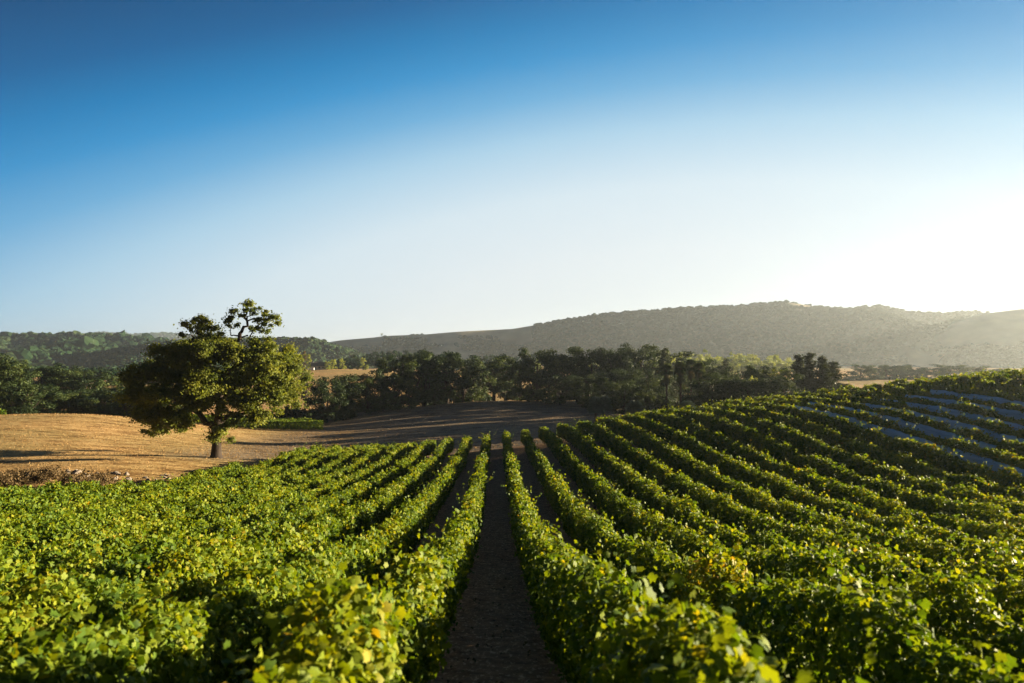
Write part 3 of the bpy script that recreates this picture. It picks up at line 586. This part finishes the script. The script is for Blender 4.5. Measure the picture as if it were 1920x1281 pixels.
def bush(seed, H=2.0, Rw=1.8, mat='dark_leaf', size=.25, name="bush", n=34):
    random.seed(seed); root = thing(name, "", "bush", PARK)
    parts = [limb((0, 0, -.1), (math.cos(a) * Rw * .5, math.sin(a) * Rw * .5, H * .6), .05, .02, 4, .3, 0, 4) for a in (0, 1.3, 2.6, 3.9, 5.2)]
    V, F = cat_parts(parts); mesh_obj("stem", V, F, M['bark'], root)
    cen, rad = [], []
    for _ in range(n):
        a = random.uniform(0, 6.28); r0 = Rw * random.random() ** .5; h = H * .8 * math.sqrt(max(0, 1 - (r0 / Rw) ** 2)) * random.uniform(.25, 1.)
        cen.append((math.cos(a) * r0, math.sin(a) * r0, h)); rad.append(random.uniform(.3, .55) * Rw / 1.8)
    V, F, T = clumps(cen, rad, 150, size, .8); mesh_obj("crown", V, F, M[mat], root, T); return root

PROTO = {'oakA': (lambda: round_tree(1, 14, 5.4, .07), 14, 5.4), 'oakB': (lambda: round_tree(2, 14, 4.6, .10), 14, 4.6), 'oakC': (lambda: round_tree(3, 14, 5.8, .05), 14, 5.8), 'oakD': (lambda: round_tree(4, 14, 4.2, .16), 14, 4.2), 'oakE': (lambda: round_tree(5, 14, 6.2, .0, n=90), 14, 6.2),
  'con': (lambda: conifer(11, 15, 4.6), 15, 4.6), 'conB': (lambda: conifer(12, 15, 3.0, droop=-.1), 15, 3.0), 'pop': (lambda: poplar(21), 16, 1.3), 'brown_pop': (lambda: poplar(22, mat='dry_brush'), 16, 1.3),
  'pale': (lambda: round_tree(31, 9, 3.6, .1, 'pale_leaf', 60, .4, "broadleaf_tree"), 9, 3.6), 'slim': (lambda: round_tree(33, 14, 3.2, .12, 'oak_leaf', 60, .4, "broadleaf_tree"), 14, 3.2),
  'palm': (lambda: fan_palm(41, 8.2, 1.5, 46, 'palm_leaf', "palm_tree"), 9.2, 1.5), 'bpalm': (lambda: fan_palm(42, 2.6, 1.8, 60, 'blue_palm_leaf', "fan_palm", False), 4.0, 1.8),
  'bush': (lambda: bush(51), 2.0, 1.8), 'dry': (lambda: bush(52, 1.6, 1.8, 'dry_brush', .16, n=44), 1.6, 1.8)}
BUILT = {}
def plant(kind, px, top, Y, width, label, group, base=None, rz=None):
    """a tree whose crown tip shows at (px, top) when it stands Y metres off; height from the ground there"""
    X = (px - VX) / FPX * Y; g = g1(X, Y)
    if base is not None: g = -(base - VY) / FPX * Y
    Hh = -(top - VY) / FPX * Y - g
    if kind[:3] in ('oak', 'sli', 'pal') and kind != 'palm': Hh *= 1.1
    fn, H0, R0 = PROTO[kind]; sz = Hh / H0; sx = (width / FPX * Y / 2) / R0 if width else sz
    rz = random.Random(int(px * 7 + top * 13)).uniform(0, 6.28) if rz is None else rz
    if kind not in BUILT:
        o = fn(); o.location = (X, Y, g); o.rotation_euler = (0, 0, rz); o.scale = (sx, sx, sz); o["label"] = label
        if group: o["group"] = group
        BUILT[kind] = o; return o
    o = dup(BUILT[kind], (X, Y, g), rz, label, None, (sx, sx, sz))
    if group: o["group"] = group
    elif "group" in o: del o["group"]
    return o

# grove of dark oaks across the middle
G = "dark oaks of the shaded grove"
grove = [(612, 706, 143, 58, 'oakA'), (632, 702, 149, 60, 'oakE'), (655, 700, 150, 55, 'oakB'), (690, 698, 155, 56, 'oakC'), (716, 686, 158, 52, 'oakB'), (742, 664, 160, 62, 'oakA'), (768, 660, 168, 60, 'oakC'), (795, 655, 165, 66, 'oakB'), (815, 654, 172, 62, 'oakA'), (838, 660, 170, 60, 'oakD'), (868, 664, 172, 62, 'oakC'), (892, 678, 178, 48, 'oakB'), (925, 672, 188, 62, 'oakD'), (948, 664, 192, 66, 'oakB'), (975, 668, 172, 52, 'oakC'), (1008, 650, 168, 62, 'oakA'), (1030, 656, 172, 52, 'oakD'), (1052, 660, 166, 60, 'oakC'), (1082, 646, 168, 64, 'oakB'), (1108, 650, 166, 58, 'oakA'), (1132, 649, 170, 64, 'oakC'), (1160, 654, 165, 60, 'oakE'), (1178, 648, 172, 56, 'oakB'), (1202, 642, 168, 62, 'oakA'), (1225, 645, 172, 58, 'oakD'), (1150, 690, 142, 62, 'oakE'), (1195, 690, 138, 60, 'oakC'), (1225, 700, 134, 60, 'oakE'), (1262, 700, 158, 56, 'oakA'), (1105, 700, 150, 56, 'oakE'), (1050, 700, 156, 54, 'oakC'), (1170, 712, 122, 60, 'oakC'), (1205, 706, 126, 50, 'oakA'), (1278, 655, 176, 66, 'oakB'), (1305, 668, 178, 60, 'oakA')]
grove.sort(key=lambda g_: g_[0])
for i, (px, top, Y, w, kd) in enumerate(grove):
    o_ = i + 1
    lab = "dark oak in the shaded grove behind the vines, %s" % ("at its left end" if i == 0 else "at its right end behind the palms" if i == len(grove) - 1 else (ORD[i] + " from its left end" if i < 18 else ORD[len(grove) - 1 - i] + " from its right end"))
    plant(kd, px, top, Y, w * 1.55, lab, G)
for i, (px, top, Y, w) in enumerate([(1247, 650, 150, 62), (1360, 672, 165, 56)]):
    plant('con', px, top, Y, w, ["broad tiered conifer standing left of the tall palms", "broad hazy conifer standing right of the tall palms"][i], None)
for i, (px, top, Y) in enumerate([(1250, 684, 116), (1276, 680, 115), (1296, 676, 118), (1311, 681, 116)]):
    plant('palm', px, top, Y, 24, "tall brown-skirted fan palm by the grove, %s of four" % ["leftmost", "second from left", "third from left", "rightmost"][i], "tall palms beside the grove")
for i, (px, top, Y, w) in enumerate([(1117, 745, 112, 32), (1133, 744, 114, 32), (1190, 752, 105, 38), (1288, 752, 98, 36)]):
    plant('bpalm', px, top, Y, w, ["short blue-green fan palm at the meadow's right end, left one of the pair", "short blue-green fan palm at the meadow's right end, right one of the pair", "bushy pale fan palm just behind the vines, right of the pair", "low blue-green fan palm behind the vines below the tall palms"][i], "short fan palms behind the vines")
for i, (px, top, Y, w) in enumerate([(610, 755, 160, 50), (650, 750, 165, 50), (700, 742, 172, 50), (745, 735, 180, 50), (800, 728, 190, 50), (850, 724, 195, 54), (890, 722, 200, 50), (985, 724, 190, 50), (1060, 728, 186, 54), (1100, 730, 184, 54)]):
    plant('bush', px, top, Y, w * 1.3, "dark undergrowth bush among the grove trunks, %s from the left" % ORD[i], "undergrowth bushes of the grove")
for i, (px, top, Y, w) in enumerate([(1215, 742, 108, 50), (1255, 742, 110, 50), (1300, 735, 112, 56), (1345, 728, 115, 60), (1395, 722, 112, 60), (1440, 718, 115, 60)]):
    plant('bush', px, top, Y, w * 1.2, "dark shrub just behind the vineyard crest, %s from the left" % ORD[i], "shrubs behind the vineyard crest")
plant('pale', 1313, 704, 128, 26, "bright yellow-green tree glowing behind the tall palms", None)
plant('pale', 1415, 704, 108, 34, "sunlit yellow-green tree among the dark trees right of the palms", None)
# trees right of the palms
for i, (px, top, Y, w, kd) in enumerate([(1328, 672, 190, 46, 'oakB'), (1345, 694, 150, 60, 'oakC'), (1385, 686, 160, 52, 'oakA'), (1412, 684, 165, 44, 'oakD'), (1420, 712, 150, 60, 'oakE'), (1446, 682, 170, 46, 'oakB'), (1465, 690, 165, 44, 'slim'), (1332, 706, 142, 66, 'oakA'), (1366, 702, 140, 60, 'oakE'), (1402, 706, 138, 62, 'oakC'), (1440, 706, 140, 60, 'oakA'), (1478, 700, 138, 58, 'oakE')]):
    plant(kd, px, top, Y * (.76 if px > 1330 else .9), w * 1.6, "leafy tree between the palms and the pointed conifers, %s from the palms" % ORD[i], "leafy trees right of the palms")
for i, (px, top, Y, w) in enumerate([(1498, 664, 160, 34), (1518, 661, 163, 38), (1542, 667, 158, 34), (1560, 678, 162, 46)]):
    plant('conB', px, top, Y * .76, w * 1.7, "pointed dark conifer behind the vineyard crest, %s of the four" % ["leftmost", "second", "third", "rightmost"][i], "pointed conifers behind the vineyard crest")
for i, (px, top, Y, w) in enumerate([(1612, 682, 330, 46), (1662, 684, 350, 52), (1680, 683, 365, 50), (1706, 686, 370, 44), (1737, 688, 345, 54), (1782, 682, 350, 56), (1826, 686, 370, 52), (1862, 690, 380, 46)]):
    plant(['oakE', 'oakC', 'oakA'][i % 3], px, top, Y, w * 1.5, "hazy round tree on the pale field below the long hill, %s from the left" % ORD[i], "hazy round trees on the pale field", base=716)
# trees behind the knoll at left
left = [(-30, 660, 150, 80, 'oakA'), (12, 668, 150, 70, 'oakC'), (30, 690, 145, 60, 'oakB'), (48, 714, 138, 74, 'oakE'), (78, 680, 185, 60, 'oakA'), (112, 683, 190, 62, 'oakC'), (140, 690, 185, 58, 'oakB'), (168, 694, 180, 60, 'oakA'), (125, 732, 152, 64, 'oakE'), (160, 728, 155, 64, 'oakC'), (195, 712, 165, 66, 'oakB'), (200, 738, 150, 60, 'oakE'), (228, 700, 190, 52, 'oakA'), (235, 730, 155, 62, 'oakC'), (265, 720, 160, 60, 'oakB'), (300, 725, 165, 60, 'oakE'), (340, 715, 170, 60, 'oakC')]
for i, (px, top, Y, w, kd) in enumerate(left):
    plant(kd, px, top, Y, w * 1.6, "dark bushy oak in the wooded hollow behind the dry knoll, %s from the left edge" % ORD[i], "dark oaks behind the dry knoll")
plant('slim', 572, 690, 185, 40, "grey-green tree standing in the gap between the lone oak and grove", None)
for i, (px, top, Y, w) in enumerate([(545, 752, 150, 46), (568, 758, 155, 44), (586, 762, 152, 40), (520, 760, 150, 46), (480, 770, 150, 50)]):
    plant('bush', px, top, Y, w, "dark bush at the edge of the hollow vineyard, %s" % ["in front of the grey-green tree", "right of the grey-green tree", "next to the grove's first oak", "beside the lone oak's right edge", "behind the lone oak's trunk"][i], "dark bushes by the hollow vineyard")
# homestead trees on the golden field
for i, (px, top, Y, w, kd) in enumerate([(553, 662, 430, 30, 'pale'), (563, 664, 425, 10, 'pop'), (571, 659, 428, 9, 'brown_pop'), (579, 663, 426, 9, 'pop'), (614, 677, 415, 16, 'pale'), (624, 673, 420, 20, 'pale'), (642, 671, 430, 16, 'pale'), (682, 670, 440, 20, 'pale')]):
    plant(kd, px, top, Y, w, ["bright leafy tree left of the poplars", "narrow green poplar, left of the brown one", "narrow brown poplar between two green ones", "narrow green poplar, right of the brown one", "small pale tree right beside the farmhouse", "rounded yellow-green tree right of the farmhouse", "pale tree apart from the farmhouse trees", "bright yellow tree in front of the dark wood"][i], None, base=695)
plant('slim', 716, 625, 1480, 7, "tiny lone tree on the bare crest of the long hill", None, base=631)

# farmhouse and trailer
hx, hy = (597 - VX) / FPX * 420, 420.0; hz = -(694 - VY) / FPX * 420
hs_ = thing("farmhouse", "tiny farmhouse with dark gabled roof among the far poplars", "house", (hx, hy, hz), .35)
def box(x0, x1, y0, y1, z0, z1):
    V = np.array([(x, y, z) for z in (z0, z1) for y in (y0, y1) for x in (x0, x1)]); return V, np.array([(0, 2, 3, 1), (4, 5, 7, 6), (0, 1, 5, 4), (2, 6, 7, 3), (0, 4, 6, 2), (1, 3, 7, 5)])
V, F = box(-4, 4, -3, 3, -.6, 2.7); V2 = np.array([(-4, -3, 2.7), (-4, 3, 2.7), (-4, 0, 4.6), (4, -3, 2.7), (4, 3, 2.7), (4, 0, 4.6)]); F2 = np.array([(0, 1, 2, 2), (3, 5, 4, 4)])
Vw, Fw = cat_parts([(V, F)]); mesh_obj("wall", Vw, Fw, M['house_wall'], hs_, smooth=False)
mesh_obj("gable", V2, np.array([(0, 2, 1), (3, 4, 5)]), M['house_wall'], hs_, smooth=False)
Vr = np.array([(-4.5, -3.5, 2.5), (4.5, -3.5, 2.5), (4.5, 0, 4.85), (-4.5, 0, 4.85), (-4.5, 3.5, 2.5), (4.5, 3.5, 2.5)]); Vr = np.r_[Vr, Vr - np.array((0, 0, .18))]
mesh_obj("roof", Vr, np.array([(0, 1, 2, 3), (3, 2, 5, 4), (6, 9, 8, 7), (9, 10, 11, 8), (0, 6, 7, 1), (4, 5, 11, 10)]), M['roof'], hs_, smooth=False)
for dx in (-2.2, 0.2, 2.4):
    mesh_obj("window", *box(dx - .45, dx + .45, -3.05, -2.98, 1.0, 2.1), M['glass'], hs_, smooth=False)
tx, ty_ = (583 - VX) / FPX * 405, 405.0; tz = -(695 - VY) / FPX * 405
trl = thing("trailer", "tiny white trailer parked on the far golden field by the poplars", "trailer", (tx, ty_, tz), .1)
mesh_obj("body", *box(-1.9, 1.9, -.9, .9, .35, 1.7), M['white_paint'], trl, smooth=False)
for dx in (-.6, .6):
    mesh_obj("wheel", *tube([(dx, -1.0, .3), (dx, -.78, .3)], [.3, .3], 10), M['glass'], trl)

# woods across the valley, reading as one mass
def valley_wood(name, px0, px1, Y0, Y1, n, tops, label, mat):
    cen, rad = [], []
    for _ in range(n):
        px = random.uniform(px0, px1); Y = random.uniform(Y0, Y1); X = (px - VX) / FPX * Y; g = g1(X, Y)
        top = -(np.interp(px, *zip(*tops)) + random.uniform(0, 7) - VY) / FPX * Y
        for _k in range(9):
            a = random.uniform(0, 6.28); rr = random.random() ** .5 * 5; h = random.random()
            cen.append((X + math.cos(a) * rr, Y + math.sin(a) * rr, g + 1 + (max(top - g, 4) - 1) * (1 - (rr / 7) ** 2) * (.25 + .75 * h))); rad.append(random.uniform(1.3, 2.2))
    V, F, T = clumps(cen, rad, 16, 1.0, .8, .2); w = mesh_obj(name, V, F, M[mat], tone=T); w["kind"] = "stuff"; w["label"] = label; w["category"] = "woodland"
random.seed(99)
valley_wood("valley_wood", 630, 1000, 450, 560, 120, [(630, 672), (680, 657), (740, 652), (800, 656), (880, 662), (1000, 664)], "mid green wood across the valley behind the grove", 'hill_leaf')
valley_wood("valley_wood", 1000, 1500, 420, 520, 110, [(1000, 668), (1150, 664), (1300, 655), (1380, 658), (1450, 662), (1500, 672)], "sunlit hazy wood between the grove and long hill", 'pale_leaf')
valley_wood("valley_wood", -60, 430, 330, 430, 90, [(-60, 680), (100, 684), (200, 690), (430, 686)], "dark wood at the foot of the left hill", 'hill_leaf')

# ------------------------------------------------------------------ dry grass, brush and pale debris on the knoll
def blades(name, n, xlo, xhi, ylo, yhi, label, cond, h=(.05, .16)):
    x = rng.uniform(xlo, xhi, n); y = rng.uniform(ylo, yhi, n); k = cond(x, y) & (rng.random(n) < .35 + vnoise(x * .25, y * .4, 21, 4)); x, y = x[k], y[k]; n = len(x); z = gz(x, y)
    a = rng.random(n) * np.pi; hh = rng.uniform(*h, n); w = rng.uniform(.03, .07, n); lx, ly = rng.normal(size=n) * .12, rng.normal(size=n) * .12
    V = np.stack([np.stack([x - np.cos(a) * w, y - np.sin(a) * w, z - .02], -1), np.stack([x + np.cos(a) * w, y + np.sin(a) * w, z - .02], -1), np.stack([x + lx, y + ly, z + hh], -1)], 1)
    o = mesh_obj(name, V.reshape(-1, 3), np.arange(n * 3).reshape(-1, 3), M['dry_blade'], tone=np.repeat(np.clip(.5 * vnoise(x * .12, y * .2, 31, 4) + rng.uniform(0, .5, n), 0, 1), 3)); o["kind"] = "stuff"; o["label"] = label; o["category"] = "grass"
blades("dry_grass", 34000, -95, -22, 49, 118, "short golden dry grass covering the knoll around the oak", lambda x, y: (x < -24) & (y > 52) | (y > 84))
blades("dry_grass", 14000, -34, 45, 84, 165, "short dry grass on the shaded meadow before the grove", lambda x, y: x > -36)
dl = [(95, 868, 57, 66), (150, 874, 54, 74), (192, 876, 55.5, 48), (40, 870, 56, 70), (8, 876, 54.5, 56)]
for i, (px, top, Y, w) in enumerate(dl):
    plant('dry', px, top + 2, Y, w, "dry brown brush beside the pale debris at left, %s" % ["behind the largest clump", "largest clump, in front", "right of the largest clump", "second from the photo's left edge", "at the photo's left edge"][i], "dry brush by the debris heap")
import bmesh
bm = bmesh.new(); bmesh.ops.create_icosphere(bm, subdivisions=3, radius=1)
for v in bm.verts:
    c = v.co; q = vnoise(np.array([c.x * 1.7 + 9]), np.array([c.y * 1.7 + c.z * 1.3]), 5, 3)[0]; v.co = c * (.6 + .8 * q)
RV = np.array([v.co[:] for v in bm.verts]); RF = np.array([[v.index for v in f_.verts] for f_ in bm.faces]); bm.free()
rock0 = None
rr_ = random.Random(5)
for i in range(34):
    px = rr_.uniform(48, 322); Y = 59.5 + rr_.uniform(-1.5, 1.5) + (px - 180) * .004; X = (px - VX) / FPX * Y; s_ = rr_.uniform(.06, .22) * (1.2 if px < 260 else .8)
    lab = "pale broken rock in the debris heap on the dry grass at left"
    if rock0 is None:
        rock0 = mesh_obj("rock", RV, RF, M['rock'], smooth=False); o = rock0
    else:
        o = rock0.copy(); col.objects.link(o)
    o.location = (X, Y, g1(X, Y) + s_ * .3); o.scale = (s_ * rr_.uniform(.9, 1.8), s_, s_ * rr_.uniform(.6, 1)); o.rotation_euler = (rr_.uniform(-.5, .5), rr_.uniform(-.5, .5), rr_.uniform(0, 6.28))
    tag(o, lab, "rock", "pale rocks of the debris heap")

# ------------------------------------------------------------------ haze
V, F = box(-8500, 8500, -400, 9000, -60, 142)
m, t = new_mat("haze"); pv = N(t, "ShaderNodeVolumePrincipled"); pv.inputs['Color'].default_value = (.82, .93, 1.0, 1); pv.inputs['Density'].default_value = .000125; pv.inputs['Anisotropy'].default_value = .63
o = N(t, "ShaderNodeOutputMaterial"); t.links.new(pv.outputs[0], o.inputs['Volume'])
hz_ = mesh_obj("haze", V, F, m, smooth=False); hz_["kind"] = "stuff"; hz_["label"] = "thin warm evening haze filling the valley"; hz_["category"] = "haze"
